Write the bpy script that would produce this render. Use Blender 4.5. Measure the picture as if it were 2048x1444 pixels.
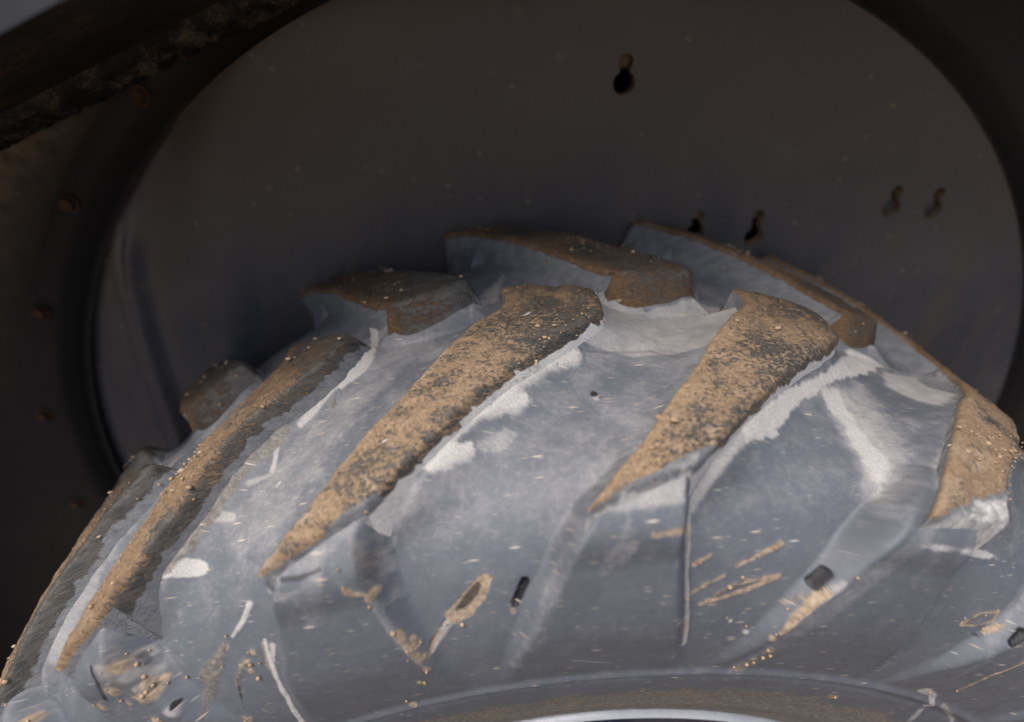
import bpy, bmesh, math, random
import numpy as np
from mathutils import Matrix, Vector

for o in list(bpy.data.objects): bpy.data.objects.remove(o)
SC = bpy.context.scene
COL = SC.collection
S = 0.65                       # tyre radius in metres; the tables below are in tyre radii

# ------------------------------------------------------------------ camera
cam_pos = np.array([-0.13495, -0.62516, 1.31306])
pitch, roll, yaw = -0.59627, 0.014717, -0.045590
cx, sx, cy, sy, cz, sz = math.cos(pitch), math.sin(pitch), math.cos(roll), math.sin(roll), math.cos(yaw), math.sin(yaw)
RM = np.array([[cz,-sz,0],[sz,cz,0],[0,0,1]]) @ np.array([[1,0,0],[0,cx,-sx],[0,sx,cx]]) @ np.array([[cy,0,sy],[0,1,0],[-sy,0,cy]])
cd = bpy.data.cameras.new("camera"); cam = bpy.data.objects.new("camera", cd); COL.objects.link(cam)
mw = Matrix.Identity(4)
for k in range(3):
    mw[k][0], mw[k][1], mw[k][2] = RM[k,0], RM[k,2], -RM[k,1]
    mw[k][3] = cam_pos[k]*S + (S if k == 2 else 0)
cam.matrix_world = mw
cd.sensor_width = 36; cd.lens = 1084.95/2048*36
cd.clip_start = .01; cd.clip_end = 500
cd.dof.use_dof = True; cd.dof.focus_distance = .41; cd.dof.aperture_fstop = 2.1
SC.camera = cam

# ------------------------------------------------------------------ light
SUN_EL, SUN_AZ = math.radians(64), math.radians(-130)     # bright veiled sky, high in front and to the left
W = bpy.data.worlds.new("World"); SC.world = W; W.use_nodes = True
nt = W.node_tree; bg = nt.nodes['Background']
sky = nt.nodes.new('ShaderNodeTexSky'); sky.sky_type = 'NISHITA'; sky.sun_disc = False
sky.sun_elevation = SUN_EL; sky.sun_rotation = SUN_AZ; sky.air_density = 1.0; sky.dust_density = 4.0; sky.ozone_density = .6
nt.links.new(sky.outputs[0], bg.inputs[0]); bg.inputs[1].default_value = .09
sd = bpy.data.lights.new("sun", 'SUN'); sun = bpy.data.objects.new("sun", sd); COL.objects.link(sun)
sd.energy = 1.5; sd.angle = math.radians(50); sd.color = (1, .975, .94)
sdir = Vector((math.sin(SUN_AZ)*math.cos(SUN_EL), math.cos(SUN_AZ)*math.cos(SUN_EL), math.sin(SUN_EL)))
sun.rotation_euler = sdir.to_track_quat('Z', 'Y').to_euler(); sun.location = sdir*20
SC.view_settings.view_transform = 'Standard'; SC.view_settings.look = 'None'
SC.view_settings.exposure = 1.14; SC.view_settings.gamma = 1
SC.view_settings.use_curve_mapping = False

# ------------------------------------------------------------------ helpers
def link(o, parent=None):
    COL.objects.link(o)
    if parent: o.parent = parent
    return o
def empty(name, loc, label, cat):
    o = bpy.data.objects.new(name, None); o.location = loc; o['label'] = label; o['category'] = cat
    return link(o)
def mesh_np(name, V, F, mat, parent=None, smooth=True, attrs=None, uv=None, scale=True):
    """V (n,3) in tyre radii from the axle, F (m,3|4)"""
    me = bpy.data.meshes.new(name)
    V = np.asarray(V, np.float32)
    if scale: V = V*S + np.array([0,0,S], np.float32)
    F = np.asarray(F, np.int32); m, k = F.shape
    me.vertices.add(len(V)); me.vertices.foreach_set('co', V.ravel())
    me.loops.add(m*k); me.loops.foreach_set('vertex_index', F.ravel())
    me.polygons.add(m); me.polygons.foreach_set('loop_start', np.arange(m, dtype=np.int32)*k)
    try: me.polygons.foreach_set('loop_total', np.full(m, k, np.int32))
    except Exception: pass
    me.update(calc_edges=True)
    me.polygons.foreach_set('use_smooth', np.full(m, smooth))
    for n, A in (attrs or {}).items():
        at = me.color_attributes.new(n, 'FLOAT_COLOR', 'POINT'); at.data.foreach_set('color', np.asarray(A, np.float32).ravel())
    if uv is not None:
        for un, U in uv.items():
            ul = me.uv_layers.new(name=un); ul.data.foreach_set('uv', np.asarray(U, np.float32)[F.ravel()].ravel())
    me.validate()
    if mat: me.materials.append(mat)
    return link(bpy.data.objects.new(name, me), parent)
def mesh_bm(name, bm, mat, parent=None, smooth=False, scale=True):
    bmesh.ops.recalc_face_normals(bm, faces=bm.faces)
    if scale: bmesh.ops.transform(bm, matrix=Matrix.Translation((0,0,S)) @ Matrix.Scale(S,4), verts=bm.verts)
    me = bpy.data.meshes.new(name); bm.to_mesh(me); bm.free()
    for p in me.polygons: p.use_smooth = smooth
    me.materials.append(mat)
    return link(bpy.data.objects.new(name, me), parent)
def grid_faces(n, m, wrap=False):
    i, j = np.meshgrid(np.arange(n if wrap else n-1), np.arange(m-1), indexing='ij')
    i2 = (i+1) % n
    return np.stack([i*m+j, i2*m+j, i2*m+j+1, i*m+j+1], -1).reshape(-1, 4)
def hash3(ix, iy, iz, seed):
    h = (ix.astype(np.int64)*374761393 + iy.astype(np.int64)*668265263 + iz.astype(np.int64)*2147483647 + seed*974634777) & 0xffffffff
    h = ((h ^ (h >> 13))*1274126177) & 0xffffffff
    return ((h ^ (h >> 16)) & 0xffff)/65535.0
def vnoise(x, y, z=0., seed=0):
    x, y, z = np.broadcast_arrays(np.asarray(x, float), np.asarray(y, float), np.asarray(z, float))
    ix, iy, iz = np.floor(x), np.floor(y), np.floor(z); fx, fy, fz = x-ix, y-iy, z-iz
    fx, fy, fz = [t*t*(3-2*t) for t in (fx, fy, fz)]
    r = 0
    for a in (0,1):
        for b in (0,1):
            for c in (0,1):
                r = r + hash3(ix+a, iy+b, iz+c, seed)*(fx if a else 1-fx)*(fy if b else 1-fy)*(fz if c else 1-fz)
    return r
def fbm(x, y, z=0., seed=0, oct=4):
    r, a, t = 0, 1., 0
    for k in range(oct):
        r = r + a*vnoise(np.asarray(x)*2**k, np.asarray(y)*2**k, np.asarray(z)*2**k, seed+k); t += a; a *= .55
    return r/t

# ------------------------------------------------------------------ materials
class N:
    def __init__(s, name):
        s.m = bpy.data.materials.new(name); s.m.use_nodes = True; s.t = s.m.node_tree
        s.b = s.t.nodes['Principled BSDF']
    def n(s, kind, **kw):
        x = s.t.nodes.new('ShaderNode'+kind)
        for k, v in kw.items(): setattr(x, k, v)
        return x
    def set(s, sock, v):
        if hasattr(v, 'is_output'): s.t.links.new(v, sock)
        elif v is not None: sock.default_value = v
    def math(s, op, a, b=None, c=None, clamp=False):
        x = s.n('Math', operation=op, use_clamp=clamp)
        for k, v in enumerate((a, b, c)): s.set(x.inputs[k], v) if v is not None else None
        return x.outputs[0]
    def noise(s, vec, scale, detail=4, rough=.55, dist=0):
        x = s.n('TexNoise'); s.set(x.inputs['Vector'], vec)
        x.inputs['Scale'].default_value = scale; x.inputs['Detail'].default_value = detail
        x.inputs['Roughness'].default_value = rough; x.inputs['Distortion'].default_value = dist
        return x.outputs['Fac']
    def voro(s, vec, scale, rnd=1.):
        x = s.n('TexVoronoi'); s.set(x.inputs['Vector'], vec); x.inputs['Scale'].default_value = scale; x.inputs['Randomness'].default_value = rnd
        return x
    def map(s, v, a, b, c=0., d=1.):
        x = s.n('MapRange', interpolation_type='SMOOTHSTEP'); s.set(x.inputs[0], v)
        for k, q in enumerate((a, b, c, d)): x.inputs[k+1].default_value = q
        return x.outputs[0]
    def mix(s, f, a, b):
        x = s.n('Mix', data_type='RGBA'); s.set(x.inputs[0], f)
        for k, q in ((6, a), (7, b)): s.set(x.inputs[k], (*q, 1) if isinstance(q, tuple) else q)
        return x.outputs[2]
    def coord(s, kind='Object'): return s.n('TexCoord').outputs[kind]
    def uv(s, name): return s.n('UVMap', uv_map=name).outputs[0]
    def scalev(s, v, sc):
        x = s.n('Mapping'); s.set(x.inputs[0], v); x.inputs['Scale'].default_value = sc; return x.outputs[0]
    def attr(s, name):
        x = s.n('Attribute', attribute_name=name, attribute_type='GEOMETRY')
        sp = s.n('SeparateColor'); s.t.links.new(x.outputs['Color'], sp.inputs[0])
        return sp.outputs[0], sp.outputs[1], sp.outputs[2], x.outputs['Alpha']
    def bump(s, h, dist, strength=1., prev=None):
        x = s.n('Bump'); s.set(x.inputs['Height'], h); x.inputs['Distance'].default_value = dist; x.inputs['Strength'].default_value = strength
        if prev: s.t.links.new(prev, x.inputs['Normal'])
        return x.outputs[0]
    def out(s, col, rough, normal=None, metal=0., spec=.4):
        s.set(s.b.inputs['Base Color'], (*col, 1) if isinstance(col, tuple) else col)
        s.set(s.b.inputs['Roughness'], rough); s.set(s.b.inputs['Metallic'], metal)
        s.set(s.b.inputs['Specular IOR Level'], spec)
        if normal is not None: s.t.links.new(normal, s.b.inputs['Normal'])
        return s.m


def mat_casing():
    q = N('dusty_rubber'); uv = q.uv('surface'); sm = q.uv('smear')
    R, G, B, A = q.attr('soil')
    big = q.noise(uv, 9, 5, .6); mid = q.noise(uv, 38, 5, .6, .4); fine = q.noise(uv, 170, 4, .65); grain = q.noise(uv, 520, 3, .6)
    base = q.mix(q.map(big, .3, .7), (.088,.096,.112), (.102,.110,.126))
    base = q.mix(q.math('MULTIPLY', q.map(mid, .42, .72), .24), base, (.165,.167,.172))          # thin film of dust
    base = q.mix(q.math('MULTIPLY', q.map(fine, .5, .75), .16), base, (.24,.232,.222))
    base = q.mix(q.math('MULTIPLY', q.map(q.noise(q.scalev(uv, (3,40,1)), 6, 3, .6),  .5, .8), .04), base, (.070,.074,.082))
    def edge(m, k=.55):   # mask with a crumbled edge
        v = q.math('ADD', m, q.math('MULTIPLY', q.math('SUBTRACT', mid, .5), k)); v = q.math('ADD', v, q.math('MULTIPLY', q.math('SUBTRACT', fine, .5), k*.8))
        return q.math('MULTIPLY', q.map(v, .12, .80), q.map(m, .0, .15))
    w = q.math('MULTIPLY', edge(R, .45), q.math('MULTIPLY_ADD', R, .6, .36))
    dustc = q.mix(q.map(grain, .35, .65), (.37,.35,.325), (.49,.462,.425))
    c = q.mix(w, base, dustc)
    g = edge(A, .5); c = q.mix(g, c, q.mix(q.map(fine, .35, .68), (.10,.09,.08), (.20,.18,.155)))
    t = edge(G, .55); tanc = q.mix(q.map(fine, .3, .7), (.20,.145,.095), (.40,.30,.205)); c = q.mix(q.math('MULTIPLY', t, .9), c, tanc)
    d = q.map(B, .2, .75); c = q.mix(d, c, (.012,.012,.014))
    # short smeared flecks of dry dirt
    vo = q.voro(q.scalev(sm, (26, 135, 1)), 1.0)
    sel = q.n('SeparateColor'); q.t.links.new(vo.outputs['Color'], sel.inputs[0])
    dot = q.math('MULTIPLY', q.map(vo.outputs['Distance'], .05, .20, 1, 0), q.map(sel.outputs[0], .70, .76))
    vo2 = q.voro(q.scalev(sm, (62, 300, 1)), 1.0); sel2 = q.n('SeparateColor'); q.t.links.new(vo2.outputs['Color'], sel2.inputs[0])
    dot2 = q.math('MULTIPLY', q.map(vo2.outputs['Distance'], .08, .3, 1, 0), q.map(sel2.outputs[0], .78, .85))
    zone = q.map(q.noise(uv, 5, 2), .28, .48)
    dot = q.math('MULTIPLY', q.math('MAXIMUM', dot, q.math('MULTIPLY', dot2, .5)), zone)
    c = q.mix(q.math('MULTIPLY', dot, .8), c, q.mix(sel.outputs[1], (.50,.47,.43), (.46,.33,.21)))
    rough = q.math('ADD', q.math('MULTIPLY', q.math('MAXIMUM', w, t), .3), q.map(mid, .3, .7, .50, .60))
    h = q.math('ADD', q.math('MULTIPLY', fine, .5), q.math('MULTIPLY', grain, .35)); h = q.math('ADD', h, q.math('MULTIPLY', q.math('ADD', w, t), .9))
    return q.out(c, rough, q.bump(h, .0012, .4), 0, .36)

def mat_lug():
    q = N('muddy_rubber'); uv = q.uv('surface')
    R, G, B, A = q.attr('soil')
    ob = uv
    st = q.scalev(ob, (1.0, 1.4, 1))
    big = q.noise(ob, 16, 4, .6); mid = q.noise(st, 52, 5, .65, .6); fine = q.noise(st, 150, 4, .7, .3); grain = q.noise(ob, 420, 3, .6)
    mud = q.mix(q.map(fine, .3, .7), (.170,.110,.062), (.315,.218,.136)); mud = q.mix(q.math('MULTIPLY', q.map(big, .52, .7), .5), mud, (.46,.36,.26))
    mud = q.mix(q.math('MULTIPLY', q.map(grain, .52, .72), .42), mud, (.56,.45,.34))
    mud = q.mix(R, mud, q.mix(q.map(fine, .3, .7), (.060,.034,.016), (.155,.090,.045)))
    rub = q.mix(q.map(mid, .35, .7), (.034,.034,.032), (.085,.075,.063))
    dust = q.mix(q.map(q.noise(ob, 60, 4, .6), .35, .7), (.125,.128,.134), (.180,.180,.180))
    # mud is rubbed off in a pitted pattern, more where G is high
    v = q.math('ADD', q.math('MULTIPLY', q.math('SUBTRACT', mid, .5), 1.5), q.math('MULTIPLY', q.math('SUBTRACT', fine, .5), 1.5))
    v = q.math('ADD', v, q.math('MULTIPLY', q.math('SUBTRACT', big, .5), 1.3))
    pit = q.noise(st, 210, 3, .6, .8); v = q.math('ADD', v, q.math('MULTIPLY', q.math('SUBTRACT', pit, .5), 2.0))
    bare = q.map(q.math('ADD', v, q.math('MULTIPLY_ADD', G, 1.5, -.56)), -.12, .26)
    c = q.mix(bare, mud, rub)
    e = q.math('ADD', B, q.math('MULTIPLY', q.math('SUBTRACT', mid, .5), .7)); e = q.math('ADD', e, q.math('MULTIPLY', q.math('SUBTRACT', fine, .5), .5))
    du = q.map(e, .38, .62); c = q.mix(du, c, dust)
    li = q.map(q.math('ADD', A, q.math('MULTIPLY', q.math('SUBTRACT', mid, .5), .6)), .35, .65); c = q.mix(q.math('MULTIPLY', li, .85), c, (.66,.625,.58))
    h = q.math('SUBTRACT', q.math('ADD', q.math('MULTIPLY', fine, .6), q.math('MULTIPLY', grain, .4)), q.math('MULTIPLY', bare, .5))
    return q.out(c, q.map(bare, 0, 1, .85, .5), q.bump(h, .0022, .6), 0, .35)

def mat_simple(name, c0, c1, scale, rough, spec=.4, metal=0., bump=.0006, rust=None, rs=.62):
    q = N(name); ob = q.coord()
    a = q.noise(ob, scale, 5, .6); b = q.noise(ob, scale*7, 4, .6)
    c = q.mix(q.map(a, .3, .7), c0, c1)
    if rust: c = q.mix(q.map(q.math('ADD', q.math('MULTIPLY', a, .6), q.math('MULTIPLY', b, .4)), rs-.08, rs+.06), c, rust)
    return q.out(c, q.map(b, .3, .7, rough-.07, rough+.07), q.bump(b, bump, .5), metal, spec)

def mat_plate():
    q = N('dark_painted_steel'); ob = q.coord()
    a = q.noise(ob, 4.5, 6, .65, .5); b = q.noise(q.scalev(ob, (1,1,.18)), 18, 5, .65); f = q.noise(ob, 150, 3, .6)
    c = q.mix(q.map(a, .3, .7), (.036,.039,.049), (.080,.077,.078))
    c = q.mix(q.math('MULTIPLY', q.map(b, .42, .70), .6), c, (.088,.070,.056))
    sx = q.n('SeparateXYZ'); q.t.links.new(ob, sx.inputs[0])      # brown light bounced off the roof, painted on the upper part
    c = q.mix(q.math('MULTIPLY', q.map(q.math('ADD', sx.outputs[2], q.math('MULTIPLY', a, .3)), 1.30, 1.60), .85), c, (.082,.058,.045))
    sp = q.voro(ob, 55); sel = q.n('SeparateColor'); q.t.links.new(sp.outputs['Color'], sel.inputs[0])
    dot = q.math('MULTIPLY', q.map(sp.outputs['Distance'], .04, .22, 1, 0), q.map(sel.outputs[0], .74, .84))
    c = q.mix(q.math('MULTIPLY', dot, .7), c, (.22,.16,.10))
    c = q.mix(q.math('MULTIPLY', q.map(q.noise(ob, 26, 5, .7), .58, .75), .45), c, (.105,.092,.080))
    s2 = q.voro(ob, 21); se2 = q.n('SeparateColor'); q.t.links.new(s2.outputs['Color'], se2.inputs[0])
    d2 = q.math('MULTIPLY', q.map(q.math('ADD', s2.outputs['Distance'], q.math('MULTIPLY', f, .12)), .10, .22, 1, 0), q.map(se2.outputs[0], .80, .88))
    c = q.mix(q.math('MULTIPLY', d2, .4), c, (.15,.115,.085))
    return q.out(c, q.map(b, .3, .7, .36, .48), q.bump(f, .0003, .4), 0, .5)

def mat_flange():
    q = N('dusty_dark_steel'); ob = q.coord(); R, G, B, A = q.attr('soil')
    a = q.noise(ob, 6, 5, .6); f = q.noise(ob, 60, 5, .65)
    c = q.mix(q.map(a, .3, .7), (.009,.0085,.008), (.018,.016,.014))
    c = q.mix(q.math('MULTIPLY', R, q.map(f, .2, .7, .35, 1)), c, (.36,.26,.17))  # pale dust tone that also carries painted light
    c = q.mix(q.math('MULTIPLY', q.map(f, .6, .75), .3), c, (.06,.035,.02))
    return q.out(c, .65, q.bump(f, .001, .5), 0, .35)

def mat_ground():
    q = N('dry_soil'); ob = q.coord()
    a = q.noise(ob, .8, 6, .6); b = q.noise(ob, 14, 6, .65)
    c = q.mix(q.map(a, .3, .7), (.10,.075,.052), (.16,.122,.088)); c = q.mix(q.map(b, .45, .75), c, (.20,.16,.12))
    return q.out(c, .95, q.bump(b, .02, .8), 0, .2)

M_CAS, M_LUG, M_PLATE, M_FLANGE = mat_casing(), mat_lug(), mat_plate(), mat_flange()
M_GRIT = mat_simple('dry_grit', (.26,.17,.10), (.44,.32,.21), 40, .9, .2)
M_RUST = mat_simple('rusty_steel', (.035,.016,.009), (.08,.036,.018), 60, .8, .3, 0, .001)
M_STUD = mat_simple('muddy_stud', (.14,.09,.055), (.26,.17,.10), 80, .9, .2)
M_COVE = mat_simple('sooty_black_steel', (.028,.027,.028), (.042,.039,.037), 10, .75, .25)
M_PLUG = mat_simple('grey_dirt', (.030,.030,.032), (.105,.092,.080), 60, .9, .2, 0, .001, (.16,.11,.07), .62)
M_RIM = mat_simple('grey_rim_paint', (.28,.29,.32), (.38,.39,.41), 18, .30, .5, .0, .0004)
M_NUT = mat_simple('grey_nut', (.12,.13,.16), (.18,.18,.20), 50, .5, .4)
M_DISC = mat_simple('dark_blue_paint', (.016,.019,.040), (.026,.030,.055), 12, .4, .5)
M_FEND = mat_simple('grey_fender_paint', (.035,.038,.045), (.05,.052,.058), 7, .5, .4)
M_ROOF = mat_simple('sooty_steel', (.009,.008,.0075), (.022,.017,.013), 12, .7, .3, 0, .001, (.06,.033,.018), .60)
M_SEAL = mat_simple('dusty_seal_rubber', (.007,.007,.007), (.015,.0135,.012), 50, .7, .3, 0, .001, (.095,.07,.047), .56)
M_BODY = mat_simple('yellow_body_paint', (.42,.30,.05), (.46,.33,.06), 3, .45, .5)
M_DARK = mat_simple('black_cavity', (.008,.008,.008), (.012,.011,.010), 20, .9, .2)

# ------------------------------------------------------------------ tyre shape (tyre radii, axle at the origin)
PITCH = 2*np.pi/20
TH0 = 0.0     # reference angle of the lug nearest the top
def spl(P, n=16):
    P = np.array(P, float); out = []
    E = np.vstack([2*P[0]-P[1], P, 2*P[-1]-P[-2]])
    for i in range(1, len(P)):
        a, b, c, d = E[i-1], E[i], E[i+1], E[i+2]
        for t in np.linspace(0, 1, n, endpoint=False):
            out.append(.5*((2*b)+(-a+c)*t+(2*a-5*b+4*c-d)*t*t+(-a+3*b-3*c+d)*t**3))
    out.append(P[-1]); return np.array(out)
# half profile of the casing: (distance from the centre plane, radius); tyre radius = 1
HALF = spl([(0,.955),(.10,.952),(.19,.942),(.26,.922),(.307,.876),(.333,.805),(.338,.735),(.332,.67),(.318,.60),(.302,.545),(.292,.512)], 160)
HS = np.concatenate([[0], np.cumsum(np.hypot(*np.diff(HALF, axis=0).T))])
HN = np.gradient(HALF, axis=0); HN /= np.linalg.norm(HN, axis=1)[:, None]; HN = np.stack([-HN[:,1], HN[:,0]], 1)
BUT = spl([(.2,.99),(.315,.942),(.335,.885),(.348,.815),(.343,.75),(.334,.69),(.318,.60),(.29,.50)], 60)
# lug outline: angle of the left and right edge against distance from the centre plane (near row)
LUG_L = spl([(-.03,.195),(.02,.197),(.065,.158),(.113,.119),(.17,.079),(.22,.036),(.262,0.),(.290,-.028),(.320,-.062)], 8)
LUG_R = spl([(.0,.312),(.06,.313),(.10,.272),(.132,.232),(.172,.181),(.21,.137),(.25,.093),(.272,.066),(.288,.046)], 8)
TOPP = spl([(0,1.),(.10,.998),(.2,.988),(.27,.972),(.318,.957)], 12)
BL = np.array([(.96,.0),(.928,-.012),(.912,-.052),(.89,-.078),(.835,-.121),(.77,-.16),(.70,-.195)])[::-1]
BR = np.array([(.96,.07),(.928,.058),(.912,.043),(.89,.036),(.84,.044),(.785,.055),(.70,.075)])[::-1]
def top_r(w, flat=0.): return 1-(1-np.interp(np.abs(w), TOPP[:,0], TOPP[:,1]))*(1-flat)
def prof(s):
    a = np.abs(s); sg = np.where(s < 0, -1., 1.)
    f = lambda A, k: np.interp(a, HS, A[:, k])
    return -sg*f(HALF,0), f(HALF,1), -sg*f(HN,0), f(HN,1)   # near side = negative y = positive s
# height of the shoulder block over the casing, along the profile
_hb = []
for k in range(len(HALF)):
    d = BUT - HALF[k]; al = d@HN[k]; ac = np.abs(d@np.array([-HN[k][1], HN[k][0]]))
    j = np.argmin(ac); _hb.append(al[j] if ac[j] < .02 and HALF[k][1] < .93 else 0)
_hb = np.clip(_hb, 0, .062)
def sstep(a, b, x): t = np.clip((x-a)/(b-a), 0, 1); return t*t*(3-2*t)
HB = _hb*sstep(.64, .74, HALF[:,1])*(1-sstep(.92,.948,HALF[:,1]))
# small unevenness of the bar spacing: (row, bar number) -> angle
SHIFT = {(True,-2):.022, (True,-3):.044, (False,0):.040, (False,1):.005, (False,-3):-.052}
FAR_L = spl([(.028,.19),(.065,.158),(.113,.119),(.17,.079),(.22,.036),(.262,0.),(.290,-.028),(.320,-.062)], 8)
FAR_R = spl([(.046,.308),(.07,.303),(.10,.272),(.132,.232),(.172,.181),(.21,.137),(.25,.093),(.272,.066),(.288,.046)], 8)
D_L = spl([(-.03,.180),(.02,.180),(.065,.146),(.123,.097),(.175,.065),(.219,.036),(.259,0.),(.294,-.035),(.320,-.062)], 8)
D_R = spl([(.0,.285),(.03,.278),(.067,.250),(.10,.205),(.124,.168),(.173,.128),(.226,.095),(.25,.068),(.272,.045),(.288,.028)], 8)
E_L = spl([(.055,.166),(.113,.119),(.17,.079),(.22,.036),(.262,0.),(.290,-.028),(.320,-.062)], 8)
E_R = spl([(.085,.285),(.10,.262),(.132,.218),(.172,.165),(.21,.122),(.25,.080),(.272,.055),(.288,.038)], 8)
C_L = spl([(-.03,.27),(.02,.26),(.09,.197),(.14,.135),(.199,.072),(.267,.008),(.303,-.026),(.320,-.042)], 8)
C_R = spl([(.0,.36),(.06,.345),(.10,.30),(.132,.26),(.197,.18),(.249,.113),(.293,.071),(.31,.062)], 8)
FILL = {(True,1):(.034,.060), (True,-2):(.020,.020), (True,-3):(.020,.020)}     # packed dirt at the foot of some bars
F_R = np.array(FAR_R) - [0, .035]
OUTLINE = {(False,0):(FAR_L, F_R), (True,-2):(D_L, D_R), (True,-3):(E_L, E_R), (True,1):(C_L, C_R)}
def outline(near, k): return OUTLINE.get((near, k), (LUG_L, LUG_R) if near else (FAR_L, FAR_R))
def bar_angle(near, k): return TH0 + (k + (0 if near else .5))*PITCH + SHIFT.get((near, k), 0)
def each_bar(th, near_mask):
    """for every tread bar: its row, number, a mask of the points round it and their angle from the bar"""
    for near in (True, False):
        row = near_mask == near
        for k in range(-9, 11):
            t = (th - bar_angle(near, k) + np.pi) % (2*np.pi) - np.pi
            m = row & (t > -.30) & (t < .46)
            if m.any(): yield near, k, m, t[m]
def height(th, s):
    th = np.atleast_1d(np.asarray(th, float)); s = np.atleast_1d(np.asarray(s, float))
    near = s > 0; a = np.abs(s)
    w, r, _, _ = prof(s); w = np.abs(w)
    h = np.zeros(np.broadcast(th, s).shape)
    hb = np.interp(a, HS, HB)
    L = np.interp(r, BL[:,0], BL[:,1]); R = np.interp(r, BR[:,0], BR[:,1])
    th, _ = np.broadcast_arrays(th, s); near = near + np.zeros(th.shape, bool)
    r = r + 0*th; w = w + 0*th; hb = hb + 0*th; L = L + 0*th; R = R + 0*th
    for nr, k, m, t in each_bar(th, near):
        A, B = outline(nr, k); wm, rm = w[m], r[m]
        v = hb[m]*sstep(-.018, .010, t-L[m])*sstep(-.016, .014, R[m]+(-.034 if (nr, k) == (True, -2) else 0)-t)
        lw = np.interp(wm, A[:,0], A[:,1]); rw = np.interp(wm, B[:,0], B[:,1])
        d = np.maximum(np.maximum(lw-t, t-rw)*rm, A[0,0]-wm if A[0,0] > 0 else -1.)
        v = np.maximum(v, np.where((wm < .296) & (rm > .85), np.multiply(*(lambda q: (q[0], np.exp(-(np.clip(d,0,1)/q[1])**1.3)))(FILL.get((nr, k), (.026, .034) if nr else (.018, .020))))*(1-sstep(.245, .296, wm)), 0))
        h[m] = np.maximum(h[m], v)
    # fitting line and bead bulge low on the side wall
    h = h + .004*np.exp(-((r-.703)/.006)**2) - .0025*np.exp(-((r-.688)/.005)**2) + .003*np.exp(-((r-.57)/.02)**2)
    return h
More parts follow.
